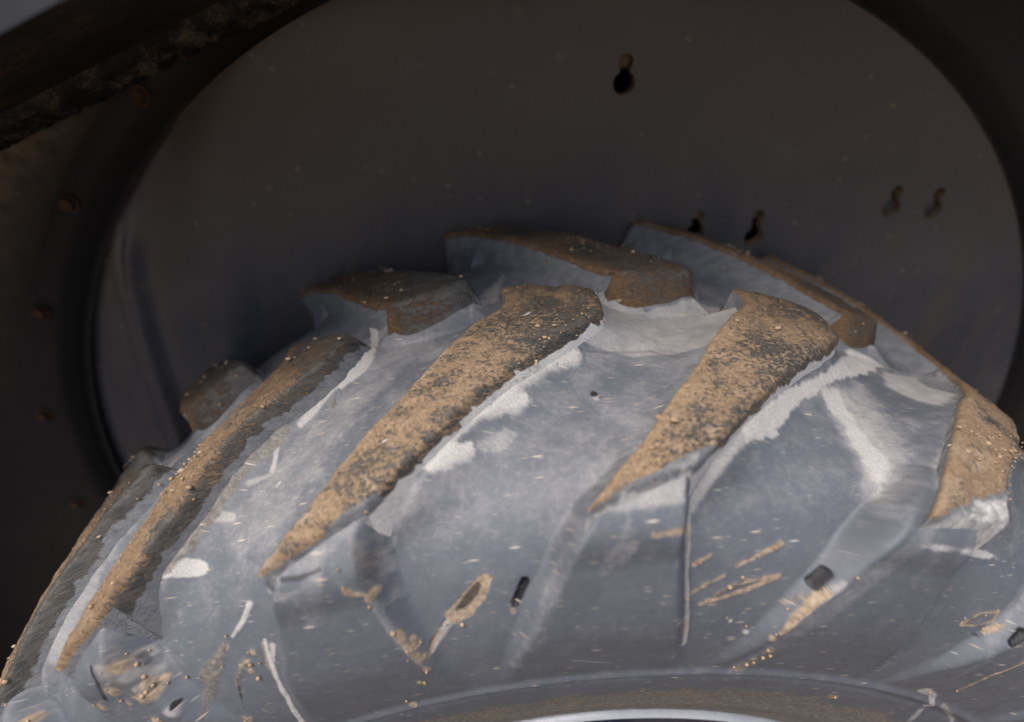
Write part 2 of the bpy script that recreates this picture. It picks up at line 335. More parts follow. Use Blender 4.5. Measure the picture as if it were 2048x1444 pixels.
# marks on the casing: shape, soil or painted light, (angle, distance along the profile), widths, strength, lift
FEATURES = [
('P','w',[(-0.0041,0.0399),(-0.0329,0.0608),(-0.0682,0.0972),(-0.101,0.1318),(-0.1308,0.1545),(-0.1538,0.1718),(-0.1763,0.1927),(-0.1981,0.2137),(-0.2142,0.2291),(-0.2237,0.2392),(-0.212,0.2446),(-0.1896,0.2346),(-0.1666,0.2237),(-0.1657,0.2164),(-0.1849,0.2191),(-0.1792,0.2064),(-0.1551,0.1946),(-0.1332,0.1809),(-0.1063,0.1755),(-0.102,0.1645),(-0.1145,0.1654),(-0.1089,0.1563),(-0.0784,0.1336),(-0.0411,0.1154),(-0.0332,0.1027),(-0.0477,0.0981),(-0.0095,0.069)],[0.0032,0.00641],1,0.001),
('P','w',[(-0.0014,0.0526),(-0.0297,0.0717),(-0.0648,0.1072),(-0.0972,0.1409),(-0.1268,0.1627),(-0.1497,0.1791),(-0.1722,0.2),(-0.1938,0.22),(-0.21,0.2346),(-0.2198,0.2446),(-0.2092,0.2483),(-0.1865,0.2382),(-0.1633,0.2282),(-0.1624,0.221),(-0.1817,0.2228),(-0.1754,0.2128),(-0.1518,0.1991),(-0.1298,0.1855),(-0.1026,0.18),(-0.0983,0.1682),(-0.1108,0.1691),(-0.1052,0.16),(-0.0745,0.1372),(-0.0369,0.119),(-0.029,0.1063),(-0.0439,0.1054),(-0.0056,0.0754)],[0.0085,0.00956],0.7,0.0006),
('P','w',[(0.0014,0.0653),(-0.0273,0.0872),(-0.0616,0.119),(-0.0937,0.1482),(-0.1234,0.17),(-0.1461,0.1873),(-0.1686,0.2082),(-0.1903,0.2273),(-0.2064,0.2419),(-0.2163,0.251),(-0.2067,0.2537),(-0.1837,0.2437),(-0.1601,0.2337),(-0.1592,0.2273),(-0.1788,0.2282),(-0.1725,0.2182),(-0.1487,0.2046),(-0.1265,0.1909),(-0.0992,0.1882),(-0.0948,0.1755),(-0.1074,0.1755),(-0.1018,0.1664),(-0.0708,0.1427),(-0.0332,0.1263),(-0.025,0.1127),(-0.04,0.1118),(-0.0014,0.0817)],[0.01902,0.01373],0.4,0),
('P','w',[(-0.1632,0.2164),(-0.1304,0.1973),(-0.1156,0.2073),(-0.1389,0.2255),(-0.1601,0.2301)],[0.0071,0.0071],0.5,0),
('P','w',[(-0.2624,0.2392),(-0.1909,0.2419),(-0.1934,0.2655),(-0.2422,0.2847),(-0.2722,0.2992),(-0.2862,0.2947),(-0.2916,0.2828),(-0.2757,0.2655)],[0.01876,0.01407],0.45,0),
('P','w',[(-0.2143,0.2364),(-0.1381,0.2173),(-0.1106,0.2564),(-0.1714,0.3056),(-0.2274,0.2874)],[0.02924,0.01462],0.25,0),
('P','w',[(-0.3101,-0.0548),(-0.3042,0.0217),(-0.3184,0.0517),(-0.3392,0.0717),(-0.361,0.079),(-0.3701,0.0626),(-0.3318,0.0399),(-0.3193,0.0107),(-0.3291,-0.0675)],[0.00329,0.00527],1,0.0015),
('S','w',[(-0.3586,0.0735),(-0.3834,0.1008),(-0.3966,0.1108)],[0.01348,0.00735,0.00245],0.8,0),
('S','w',[(-0.3966,0.1108),(-0.3884,0.1054)],[0.0085,0.00607,0.00243],0.8,0),
('S','w',[(-0.4261,0.1654),(-0.4239,0.1327)],[0.00936,0.00585,0.00234],0.7,0),
('S','w',[(-0.4532,0.1745),(-0.4149,0.1691)],[0.01028,0.00457,0.00228],0.55,0),
('S','w',[(-0.4943,0.2064),(-0.47,0.2119)],[0.0176,0.0121,0.0022],0.6,0),
('S','w',[(-0.4104,0.1873),(-0.4151,0.1927)],[0.00445,0.00334,0.00223],0.9,0),
('P','w',[(-0.5524,0.2364),(-0.5389,0.2392),(-0.5073,0.2464),(-0.4989,0.2519),(-0.4969,0.2601),(-0.5027,0.2646),(-0.5165,0.2619),(-0.5374,0.2574),(-0.5597,0.2546),(-0.5524,0.2492)],[0.00319,0.00266],0.85,0.0015),
('P','w',[(0.2779,0.1118),(0.4095,-0.0047),(0.4465,-0.0075),(0.4707,0.0035),(0.4013,0.0535),(0.2998,0.1118),(0.2139,0.1745),(0.1735,0.2073),(0.146,0.2282),(0.1151,0.2373),(0.1108,0.2255),(0.1526,0.1946),(0.2089,0.1536)],[0.00593,0.00831],0.95,0.0015),
('P','w',[(0.1316,0.2164),(0.157,0.21),(0.1709,0.2173),(0.1575,0.2264),(0.1328,0.2264)],[0.00255,0.00306],0.8,0.001),
('S','w',[(0.1195,0.2219),(0.0821,0.2564),(0.0619,0.2783),(0.0478,0.2992)],[0.02107,0.01341,0.0067],0.6,0),
('P','w',[(0.4476,0.0253),(0.5266,0.008),(0.5109,0.0499),(0.5239,0.0653),(0.5321,0.0726),(0.448,0.1254),(0.4278,0.1108),(0.4115,0.0772)],[0.01358,0.00679],0.62,0.001),
('P','w',[(0.253,0.129),(0.3061,0.1181),(0.2933,0.1946),(0.2994,0.241),(0.278,0.271),(0.2677,0.2774),(0.2628,0.2719),(0.2555,0.2428),(0.266,0.1873)],[0.01812,0.0096],0.75,0),
('P','w',[(0.2538,0.1236),(0.3648,0.0817),(0.3575,0.1664),(0.3266,0.2401),(0.2815,0.281),(0.2567,0.2928),(0.2511,0.2865),(0.247,0.2428),(0.2565,0.1809)],[0.0375,0.01393],0.5,0),
('P','w',[(0.2422,0.129),(0.3319,0.1045),(0.3231,0.1791),(0.316,0.2346),(0.2741,0.2783),(0.2576,0.2865),(0.2486,0.2728),(0.2512,0.2246),(0.2565,0.1673)],[0.02684,0.01074],0.55,0),
('P','w',[(0.3029,0.1391),(0.3429,0.1773),(0.3215,0.2401),(0.2741,0.2783),(0.2575,0.2892),(0.2623,0.2583)],[0.02083,0.01042],0.35,0),
('S','w',[(0.4218,0.1709),(0.3189,0.2583),(0.2778,0.301)],[0.01325,0.01733,0.00204],0.4,0),
('P','w',[(0.2707,0.3065),(0.3096,0.3047),(0.4494,0.2992),(0.4649,0.3028),(0.4301,0.3083),(0.313,0.3092),(0.2762,0.3101)],[0.00394,0.00394],0.9,0.001),
('S','w',[(0.4117,0.2619),(0.4326,0.2792),(0.4418,0.3028)],[0.01578,0.01052,0.0021],0.35,0),
('P','w',[(-0.1138,-0.1749),(-0.1252,-0.0712),(-0.1686,-0.012),(-0.1749,-0.0721)],[0.00873,0.00728],0.55,0),
('P','w',[(0.0143,-0.0311),(0.0742,-0.0593),(0.0772,-0.0065),(0.2083,-0.0493),(0.2063,0.0317),(0.157,0.0981),(0.1085,0.1008),(-0.0384,0.0963)],[0.00779,0.00779],0.55,0.0),
('S','d',[(-0.0396,0.1045),(0.0597,0.0854),(0.11,0.1236)],[0.00699,0.00466,0.00233],0.4,0),
('S','d',[(-0.3394,0.0872),(-0.3138,0.069),(-0.2909,0.0581)],[0.00752,0.00501,0.00251],0.35,0),
('S','w',[(-0.3679,0.1263),(-0.4069,0.1718),(-0.4341,0.2082),(-0.4411,0.241),(-0.4473,0.2701)],[0.00331,0.0022,0.0022],0.55,0),
('S','w',[(-0.3322,0.0899),(-0.3669,0.1309)],[0.00482,0.00362,0.00241],0.5,0),
('S','w',[(-0.362,0.1209),(-0.2872,0.1081)],[0.00418,0.00239,0.00239],0.4,0),
('P','w',[(-0.3098,0.0271),(-0.2488,0.0189),(-0.2753,0.0945),(-0.3311,0.1718),(-0.3723,0.2401),(-0.399,0.2737),(-0.4551,0.2737),(-0.4899,0.2428),(-0.469,0.1918),(-0.4205,0.1391),(-0.3691,0.0854)],[0.03447,0.02298],0.42,0),
('P','w',[(-0.5429,-0.0602),(-0.6129,-0.0621),(-0.6297,0.0945),(-0.735,0.1909),(-0.8007,0.2601),(-0.82,0.2519),(-0.7851,0.1855)],[0.01337,0.00936],0.5,0),
('P','w',[(-0.0001,0.0526),(0.1939,0.059),(0.1025,0.129),(0.0194,0.1209),(-0.0593,0.1591),(-0.0604,0.1263)],[0.02323,0.01742],0.35,0),
('P','w',[(-0.054,0.2928),(-0.0411,0.2847),(-0.0039,0.2746),(0.0384,0.2637),(0.034,0.2892),(-0.008,0.2928)],[0.00615,0.00264],0.72,0),  # sheen of a bar's end face, painted pale
('S','w',[(-0.3637,0.2947),(-0.3182,0.2865),(-0.271,0.2683)],[0.01182,0.01363,0.00273],0.55,0),  # painted sheen below the next bar's end
('S','w',[(-0.0627,0.2992),(-0.0983,0.3465),(-0.1213,0.392),(-0.1602,0.453)],[0.01121,0.01869,0.0028],0.35,0),  # shoulder block's left side catching light, painted pale
('S','w',[(0.0489,0.3019),(0.0467,0.3538),(0.0628,0.4439)],[0.00967,0.00773,0.00145],0.75,0.001),
('S','t',[(0.0502,0.3092),(0.0483,0.332)],[0.00663,0.00663,0.0019],0.6,0),
('S','t',[(0.0472,0.3684),(0.0485,0.3847)],[0.00618,0.00618,0.0019],0.4,0),
('S','t',[(0.0513,0.4066),(0.0569,0.4275)],[0.00638,0.00491,0.00196],0.7,0),
('S','w',[(-0.287,0.3311),(-0.2805,0.3775),(-0.2715,0.4266)],[0.00951,0.00665,0.0019],0.5,0.001),
('S','t',[(-0.2786,0.3665),(-0.2761,0.3866),(-0.2709,0.4066)],[0.00669,0.00573,0.00191],0.75,0.002),
('S','w',[(-0.4522,0.3483),(-0.4645,0.3784),(-0.4842,0.4248),(-0.5125,0.4739)],[0.00475,0.00686,0.00158],0.95,0.002),
('S','t',[(-0.4571,0.3502),(-0.4695,0.3766),(-0.4764,0.4048)],[0.00361,0.00258,0.00206],0.7,0),
('S','w',[(-0.4471,0.3565),(-0.458,0.3738)],[0.00816,0.00408,0.00204],0.8,0),
('S','w',[(0.2685,0.3119),(0.2303,0.3593),(0.1954,0.4066),(0.1659,0.5049)],[0.02265,0.02955,0.00492],0.42,0),  # another lit block side, painted pale
('S','w',[(0.5221,0.3247),(0.4947,0.3784),(0.5181,0.4557)],[0.01666,0.01111,0.00444],0.35,0),
('S','w',[(-0.4205,0.3028),(-0.3697,0.3065),(-0.3465,0.3056),(-0.3306,0.3019)],[0.0074,0.00555,0.0037],0.5,0),
('S','w',[(-0.3291,0.2983),(-0.3477,0.3138)],[0.00809,0.00449,0.0018],0.4,0),
('S','d',[(-0.3613,0.2965),(-0.3427,0.2983),(-0.3206,0.2965)],[0.00628,0.00449,0.0018],0.6,0),
('P','w',[(-0.3676,0.3038),(-0.322,0.3001),(-0.318,0.311),(-0.3452,0.3292),(-0.3599,0.3201)],[0.01086,0.00905],0.35,0),
('P','t',[(-0.1729,0.3347),(-0.1653,0.3429),(-0.175,0.3602),(-0.2011,0.3802),(-0.2238,0.3847),(-0.2301,0.3729),(-0.202,0.3529)],[0.00192,0.00385],0.75,0.003),
('P','d',[(-0.1822,0.3429),(-0.1779,0.3493),(-0.1939,0.3656),(-0.2143,0.3738),(-0.2188,0.3702),(-0.1993,0.3538)],[0.00288,0.0048],0.6,-0.001),
('S','w',[(-0.2255,0.3811),(-0.2438,0.3966),(-0.2577,0.4093)],[0.01081,0.00688,0.00197],0.6,0.002),
('S','t',[(-0.2414,0.3902),(-0.2622,0.4102)],[0.00688,0.0059,0.00197],0.6,0.001),
('S','d',[(-0.2303,0.3775),(-0.2618,0.4048)],[0.00342,0.00244,0.00195],0.6,0),
('S','t',[(0.0723,0.392),(0.0955,0.3847),(0.1238,0.3747),(0.1594,0.3584)],[0.00439,0.00684,0.00195],0.95,0.003),
('S','g',[(0.0884,0.3811),(0.1072,0.3702),(0.1261,0.3647)],[0.00875,0.00486,0.00194],0.9,0.002),
('S','d',[(0.0942,0.3793),(0.1162,0.3702),(0.1513,0.3629)],[0.00389,0.00195,0.00195],0.6,0),
('S','t',[(0.1156,0.3675),(0.1533,0.3584)],[0.00389,0.00486,0.00194],0.8,0.002),
('S','t',[(0.1091,0.3483),(0.1336,0.3365),(0.1569,0.3247)],[0.00434,0.00531,0.00193],0.8,0.002),
('S','t',[(0.0605,0.3775),(0.0767,0.3675),(0.0948,0.3593)],[0.00386,0.00435,0.00193],0.75,0.002),
('S','w',[(-0.0762,0.3229),(-0.0519,0.3183),(-0.0235,0.3129)],[0.00218,0.00218,0.00175],0.6,0),
('S','t',[(0.176,0.4148),(0.1838,0.3929),(0.1957,0.3738),(0.2066,0.3611)],[0.00436,0.00726,0.00194],0.95,0.003),
('P','w',[(0.1957,0.3738),(0.202,0.3602),(0.2159,0.3465),(0.223,0.3438),(0.2205,0.3529),(0.2093,0.3665)],[0.00237,0.00237],0.7,0.003),
('S','d',[(0.2035,0.3611),(0.2121,0.3538)],[0.00286,0.00143,0.00191],0.5,0),
('P','g',[(0.1613,0.3929),(0.1758,0.382),(0.1913,0.3675),(0.1955,0.3656),(0.1906,0.3756),(0.1759,0.3893)],[0.00196,0.00294],0.8,0.002),
('S','t',[(0.1709,0.4248),(0.1721,0.4257)],[0.00899,0.00899,0.0027],0.85,0.002),
('S','t',[(0.1827,0.4494),(0.1835,0.4494)],[0.0103,0.0103,0.00309],0.85,0.002),
('S','t',[(0.1722,0.4703),(0.1735,0.4712)],[0.00949,0.00949,0.00285],0.85,0.002),
('S','t',[(0.1659,0.4967),(0.1672,0.4976)],[0.00977,0.00977,0.00293],0.85,0.002),
('S','w',[(0.1775,0.4557),(0.1788,0.4566)],[0.00519,0.00519,0.00156],0.85,0.002),
('S','w',[(0.1702,0.483),(0.172,0.4839)],[0.00534,0.00534,0.0016],0.85,0.002),
('S','w',[(0.1422,0.4293),(0.1433,0.4302)],[0.00711,0.00711,0.00213],0.85,0.002),
('S','w',[(0.116,0.4139),(0.1167,0.4139)],[0.00499,0.00499,0.0015],0.85,0.002),
('S','w',[(0.1823,0.4466),(0.1836,0.4475)],[0.00925,0.00925,0.00277],0.9,0.002),
('S','t',[(0.0585,0.3474),(0.0759,0.3374)],[0.00573,0.00382,0.00191],0.95,0.002),
('S','t',[(-0.0023,0.3083),(0.0263,0.3056)],[0.00433,0.00606,0.00173],0.7,0.001),
('S','t',[(0.4452,0.3829),(0.4648,0.3647),(0.4928,0.3565)],[0.00378,0.00432,0.00216],0.9,0.002),
('S','t',[(0.4932,0.3574),(0.4939,0.3684),(0.4676,0.3811),(0.4476,0.3838)],[0.00379,0.00379,0.00217],0.85,0.002),
('S','g',[(0.4624,0.3766),(0.4843,0.3638)],[0.00433,0.00325,0.00216],0.8,0),
('S','t',[(0.4889,0.3829),(0.504,0.3675)],[0.00599,0.00436,0.00218],0.85,0.002),
('S','t',[(0.5682,0.4721),(0.5504,0.4257),(0.5601,0.3911)],[0.00341,0.00511,0.00227],0.85,0.002),
('S','d',[(0.4797,0.3911),(0.4861,0.3902)],[0.00547,0.00437,0.00219],0.6,0),
('S','w',[(0.523,0.4903),(0.5568,0.4949),(0.6043,0.5231)],[0.01578,0.00607,0.00243],0.9,0.002),
('S','w',[(0.6096,0.5331),(0.6529,0.5622)],[0.00902,0.00902,0.00258],0.6,0),
('S','w',[(0.605,0.504),(0.7146,0.5267)],[0.00762,0.00762,0.00254],0.6,0),
('S','t',[(0.4095,0.5549),(0.4125,0.5558)],[0.01457,0.01457,0.00437],0.7,0.002),
('S','g',[(-0.2765,0.2965),(-0.2806,0.3101),(-0.2838,0.3174)],[0.01182,0.01,0.00455],0.5,0.001),
('S','d',[(-0.2776,0.3019),(-0.2826,0.3129)],[0.00455,0.00455,0.00455],0.3,0),
('S','t',[(-0.2814,0.3229),(-0.2898,0.3274)],[0.0073,0.00547,0.00182],0.95,0.003),
('S','t',[(-0.304,0.3156),(-0.3036,0.3156)],[0.00806,0.00806,0.00242],0.95,0.003),
('S','t',[(-0.2999,0.3192),(-0.2906,0.321)],[0.0045,0.00405,0.0018],0.85,0.003),
('P','g',[(-0.2912,0.2765),(-0.2744,0.2856),(-0.2757,0.3101),(-0.2843,0.3201),(-0.291,0.3019)],[0.01091,0.00727],0.4,0),
('S','t',[(-0.2691,0.3884),(-0.269,0.3893)],[0.00867,0.00867,0.0026],0.9,0.002),
('S','t',[(-0.2698,0.4066),(-0.2697,0.4075)],[0.00877,0.00877,0.00263],0.9,0.002),
('S','t',[(-0.2712,0.4248),(-0.2711,0.4257)],[0.00794,0.00794,0.00238],0.9,0.002),
('S','t',[(-0.2956,0.4484),(-0.2955,0.4494)],[0.00718,0.00718,0.00215],0.9,0.002),
('S','t',[(-0.3397,0.5012),(-0.3392,0.5021)],[0.00768,0.00768,0.0023],0.9,0.002),
('S','t',[(-0.2697,0.3811),(-0.2693,0.382)],[0.00576,0.00576,0.00173],0.9,0.002),
('S','d',[(-0.2743,0.4257),(-0.3182,0.4812)],[0.00309,0.00206,0.00206],0.4,0),
('S','w',[(-0.599,0.3083),(-0.5995,0.3092)],[0.01257,0.01257,0.00377],0.75,0.004),
('S','w',[(-0.5978,0.3283),(-0.5976,0.3292)],[0.0137,0.0137,0.00411],0.75,0.004),
('S','t',[(-0.6172,0.3411),(-0.617,0.342)],[0.01444,0.01444,0.00433],0.75,0.004),
('S','t',[(-0.606,0.3438),(-0.6066,0.3438)],[0.01451,0.01451,0.00435],0.75,0.004),
('S','t',[(-0.676,0.3301),(-0.6759,0.3301)],[0.01054,0.01054,0.00316],0.75,0.004),
('S','t',[(-0.6365,0.3238),(-0.6372,0.3247)],[0.01439,0.01439,0.00432],0.75,0.004),
('S','w',[(-0.6081,0.3192),(-0.6079,0.3201)],[0.0123,0.0123,0.00369],0.75,0.004),
('S','t',[(-0.6088,0.3083),(-0.6086,0.3092)],[0.01016,0.01016,0.00305],0.75,0.004),
('S','w',[(-0.6195,0.3065),(-0.6193,0.3074)],[0.01405,0.01405,0.00422],0.75,0.004),
('S','t',[(-0.5974,0.3392),(-0.5972,0.3402)],[0.00946,0.00946,0.00284],0.75,0.004),
('S','w',[(-0.6135,0.3338),(-0.6133,0.3338)],[0.01026,0.01026,0.00308],0.75,0.004),
('S','t',[(-0.6058,0.3329),(-0.6057,0.3338)],[0.00828,0.00828,0.00248],0.75,0.004),
('S','t',[(-0.6402,0.3392),(-0.6409,0.3402)],[0.00625,0.00625,0.00188],0.75,0.004),
('S','w',[(-0.596,0.311),(-0.5958,0.3119)],[0.00847,0.00847,0.00254],0.75,0.004),
('S','w',[(-0.6074,0.3702),(-0.6073,0.3711)],[0.01569,0.01569,0.00471],0.75,0.004),
('S','t',[(-0.6354,0.3702),(-0.636,0.3702)],[0.01269,0.01269,0.00381],0.75,0.004),
('S','t',[(-0.8565,0.291),(-0.8565,0.2919)],[0.00953,0.00953,0.00286],0.75,0.004),
('S','t',[(-0.476,0.3556),(-0.4763,0.3565)],[0.00717,0.00717,0.00215],0.75,0.004),
('S','t',[(-0.4959,0.3756),(-0.4956,0.3766)],[0.00727,0.00727,0.00218],0.75,0.004),
('S','t',[(-0.5667,0.433),(-0.5672,0.4339)],[0.01209,0.01209,0.00363],0.75,0.004),
('S','t',[(-0.7432,0.2155),(-0.7416,0.2164)],[0.00986,0.00986,0.00296],0.75,0.004),
('S','t',[(-0.6015,0.2655),(-0.6006,0.2665)],[0.00517,0.00517,0.00155],0.75,0.004),
('P','g',[(-0.6242,0.2992),(-0.6033,0.2883),(-0.5968,0.3019),(-0.5931,0.3365),(-0.6099,0.3502),(-0.6462,0.3329)],[0.01139,0.01036],0.45,0.001),
('S','d',[(-0.599,0.3083),(-0.6,0.3192)],[0.00628,0.00419,0.00209],0.5,0),
('S','d',[(-0.604,0.3392),(-0.6006,0.3392)],[0.00626,0.00417,0.00209],0.6,0),
('S','d',[(-0.6309,0.2992),(-0.6374,0.311),(-0.6601,0.3265)],[0.00307,0.0046,0.00205],0.8,0),
('S','d',[(-0.6012,0.3656),(-0.5976,0.3665)],[0.0063,0.00473,0.0021],0.9,0),
('S','d',[(-0.5953,0.2874),(-0.5925,0.2874)],[0.00949,0.00633,0.00211],0.5,0),
('S','w',[(-0.4511,0.3092),(-0.4663,0.322),(-0.49,0.3329)],[0.00866,0.00458,0.00204],0.75,0.003),
('S','t',[(-0.5004,0.3374),(-0.5067,0.3438)],[0.00309,0.00309,0.00206],0.8,0),
('P','g',[(-0.5009,0.3311),(-0.5018,0.3411),(-0.5342,0.3647),(-0.5773,0.3902),(-0.5857,0.3811),(-0.5674,0.3711),(-0.5689,0.3556),(-0.5249,0.3411)],[0.00263,0.00421],0.75,0.002),
('S','g',[(-0.5768,0.3756),(-0.5962,0.3984)],[0.00641,0.00534,0.00214],0.6,0),
('S','g',[(-0.493,0.3629),(-0.5094,0.3702),(-0.5293,0.3857)],[0.00887,0.00522,0.00209],0.9,0.003),
('S','t',[(-0.4897,0.362),(-0.5035,0.3638)],[0.00414,0.0031,0.00207],0.7,0.003),
('S','d',[(-0.5277,0.3866),(-0.5548,0.4193)],[0.00428,0.00268,0.00214],0.7,0),
('P','g',[(-0.346,0.0053),(-0.3257,0.0107),(-0.32,0.0308),(-0.368,0.0817),(-0.4006,0.1072),(-0.421,0.1354),(-0.4404,0.1518),(-0.4637,0.1718),(-0.4832,0.2073),(-0.5092,0.2382),(-0.537,0.2528),(-0.5636,0.261),(-0.5934,0.2783),(-0.5695,0.2546),(-0.5365,0.2237),(-0.4988,0.1773),(-0.4571,0.1236),(-0.3982,0.0699)],[0.0035,0.00584],0.75,0.001),
('S','d',[(-0.4205,0.1391),(-0.4429,0.1582),(-0.4685,0.1755)],[0.00232,0.00174,0.00232],0.35,0),
('S','d',[(-0.4925,0.2091),(-0.5096,0.2319)],[0.00326,0.00434,0.00217],0.4,0),
('S','d',[(-0.1305,0.3511),(-0.1464,0.3747)],[0.00957,0.00862,0.00048],1,-0.016),
('S','t',[(-0.1512,0.3811),(-0.1506,0.3838)],[0.00967,0.00774,0.00193],0.5,0),
('S','d',[(0.2083,0.3456),(0.1966,0.3602)],[0.00775,0.00871,0.00048],1,-0.012),
('S','d',[(0.519,0.3647),(0.512,0.3784)],[0.00962,0.00855,0.00053],1,-0.02),
('S','t',[(0.5085,0.3829),(0.5276,0.3747)],[0.00268,0.00322,0.00214],0.7,0),
('S','d',[(-0.0253,0.1582),(-0.0249,0.1582)],[0.00879,0.00879,0.00264],0.7,-0.003),
('S','w',[(-0.0242,0.1645),(-0.0237,0.1654)],[0.00763,0.00763,0.00229],0.5,0.002),
('S','g',[(-0.3556,0.0908),(-0.3549,0.0917)],[0.01108,0.01108,0.00332],0.9,0.002),
('S','d',[(-0.065,0.3092),(-0.0282,0.3101),(0.0173,0.3138)],[0.0013,0.0013,0.00173],0.7,0),
('S','w',[(-0.0864,0.4566),(-0.0116,0.4803)],[0.00206,0.00154,0.00206],0.8,0),
('S','d',[(-0.0111,0.483),(-0.021,0.4421)],[5e-05,5e-05,0.00205],0,0),
('S','w',[(-0.1331,0.5012),(-0.0077,0.5058),(0.176,0.5085)],[0.0162,0.01944,0.00432],0.22,0),
]
# ------------------------------------------------------------------ setting: ground
gn = 61
gx, gy = np.meshgrid(np.sign(np.linspace(-1,1,gn))*np.abs(np.linspace(-1,1,gn))**3*200, np.sign(np.linspace(-1,1,gn))*np.abs(np.linspace(-1,1,gn))**3*200, indexing='ij')
gz = (fbm(gx*1.3, gy*1.3, 0, 5)-.5)*.06*np.clip(np.hypot(gx,gy)/3, .15, 1) - .02
ground = mesh_np('ground', np.stack([gx, gy, gz], -1).reshape(-1,3), grid_faces(gn, gn), mat_ground(), scale=False)
ground['kind'] = 'structure'; ground['label'] = 'dry brown soil under the wheel'

# ------------------------------------------------------------------ the wheel
wheel = empty('wheel', (0,0,0), 'wheel with chunky mud-caked tyre lugs and dusty grey side wall', 'wheel')
ZERO = Vector((0,0,0))

def casing():
    tf = np.arange(-1.12, .80, .0022); tc = np.arange(.80, 2*np.pi-1.12, .05)
    th = np.concatenate([tf, tc])
    s = np.concatenate([np.arange(-HS[-1], -.31, .02), np.arange(-.31, HS[-1]-.001, .0022), [HS[-1]]])
    T, SS = np.meshgrid(th, s, indexing='ij')
    w, r, nw, nr = prof(SS)
    h = height(T, SS)
    m = {k: np.zeros(T.shape) for k in 'wtdg'}
    up = np.zeros(T.shape)
    x = T*.85
    rag = (fbm(x*60, SS*60, 0, 11)-.5)*2 + (fbm(x*190, SS*190, 0, 12, 3)-.5)*.8
    lumps = fbm(x*120, SS*120, 0, 21, 3)
    for typ, k, pts, wd, inten, lift in FEATURES:
        p = np.array(pts); pad = (max(wd[:2]) if typ == 'S' else wd[0]) + wd[-1]*2 + .004
        a0, a1 = np.searchsorted(tf, [p[:,0].min()-pad*1.5, p[:,0].max()+pad*1.5])
        b0, b1 = np.searchsorted(s, [p[:,1].min()-pad, p[:,1].max()+pad])
        if a1 <= a0 or b1 <= b0: continue
        sl = (slice(a0, a1), slice(b0, b1))
        rr = r[sl].mean(); X, Y = T[sl]*rr, SS[sl]; q = np.stack([p[:,0]*rr, p[:,1]], 1)
        D = np.full(X.shape, 9.)
        n = len(q); seg = range(n) if typ == 'P' else range(max(n-1, 1))
        ins = np.zeros(X.shape, bool)
        for i in seg:
            A, Bp = q[i], q[(i+1) % n]; d = Bp-A; L2 = d@d+1e-12
            t = np.clip(((X-A[0])*d[0]+(Y-A[1])*d[1])/L2, 0, 1)
            dist = np.hypot(X-A[0]-t*d[0], Y-A[1]-t*d[1])
            if typ == 'S':
                f = (i+t)/max(n-1, 1); dist = dist - (wd[0]*(1-f)+wd[1]*f)/2
            else:
                c = ((A[1] > Y) != (Bp[1] > Y)) & (X < (Bp[0]-A[0])*(Y-A[1])/(Bp[1]-A[1]+1e-15)+A[0]); ins ^= c
            D = np.minimum(D, dist)
        if typ == 'P': D = np.where(ins, -D, D); soft = wd[0]
        else: soft = max(.0035, .5*min(wd[:2]))
        D = D + rag[sl]*wd[-1]*.6
        v = inten*(1-sstep(-soft*.6, soft*.6, D))
        m[k][sl] = np.maximum(m[k][sl], v)
        if lift > 0: up[sl] = np.maximum(up[sl], lift*.6*(1-sstep(-.006, .003, D))*(.35+1.3*lumps[sl]))
        elif lift < 0: up[sl] = np.minimum(up[sl], lift*(1-sstep(-.012, .001, D)))
    # loose dust lying in the middle of the tread, crumbs at the foot of the lugs, dirt band next to the rim
    aw = np.abs(w)
    mid = (1-sstep(.045, .068, aw + (fbm(x*25, SS*25, 0, 31)-.5)*.02))
    m['w'] = np.maximum(m['w'], mid*(.30+.5*(fbm(x*14, SS*14, 0, 33)-.4)))
    m['w'] = np.maximum(m['w'], (1-sstep(.27, .36, SS))*(.12+.30*fbm(x*9, SS*9, 0, 37)))  # tread floor paled, painting in its stronger light from above
    band = sstep(.0, .03, .655 - r + (fbm(x*30, SS*30, 0, 41)-.5)*.04)*(SS > 0)
    m['t'] = np.maximum(m['t'], band*(.05+.55*(fbm(x*22, SS*60, 0, 43)-.25)))
    m['g'] = np.maximum(m['g'], band*.8)
    near = SS > 0; L, R_ = np.interp(r, BL[:,0], BL[:,1]), np.interp(r, BR[:,0], BR[:,1]); patch = np.clip(fbm(x*40, SS*40, 0, 51)*1.6-.25, 0, 1)
    for row, k, q, t in each_bar(T, near):
        O1, O2 = outline(row, k); wm, rm = aw[q], r[q]
        d = np.maximum(np.interp(wm, O1[:,0], O1[:,1])-t, t-np.interp(wm, O2[:,0], O2[:,1]))*rm
        foot = (wm < .312)*(rm > .85)*np.exp(-np.clip(d, 0, 1)/.008)*(d > -.02)*patch[q]
        onb = (t > L[q]) & (t < R_[q]) & (rm < .92) & (rm > .70) & row
        m['w'][q] = np.maximum(m['w'][q], foot*.55)*np.where(onb, .75, 1)
    h = h + up + (fbm(x*35, SS*35, 0, 61)-.5)*.0012 + (m['w']*.6+m['t'])*(lumps-.4)*.002
    W_, R2 = w+nw*h, r+nr*h
    V = np.stack([R2*np.sin(T), W_, R2*np.cos(T)], -1).reshape(-1,3)
    uvs = np.stack([x, SS], -1).reshape(-1,2)
    smear = np.stack([x, SS + .30*(x+.05)**2], -1).reshape(-1,2)
    soil = np.stack([m['w'], m['t'], m['d'], m['g']], -1).reshape(-1,4)
    F = grid_faces(len(th), len(s), wrap=True)
    return mesh_np('tyre', V, F, M_CAS, wheel, True, {'soil': soil}, {'surface': uvs, 'smear': smear})
tyre = casing()

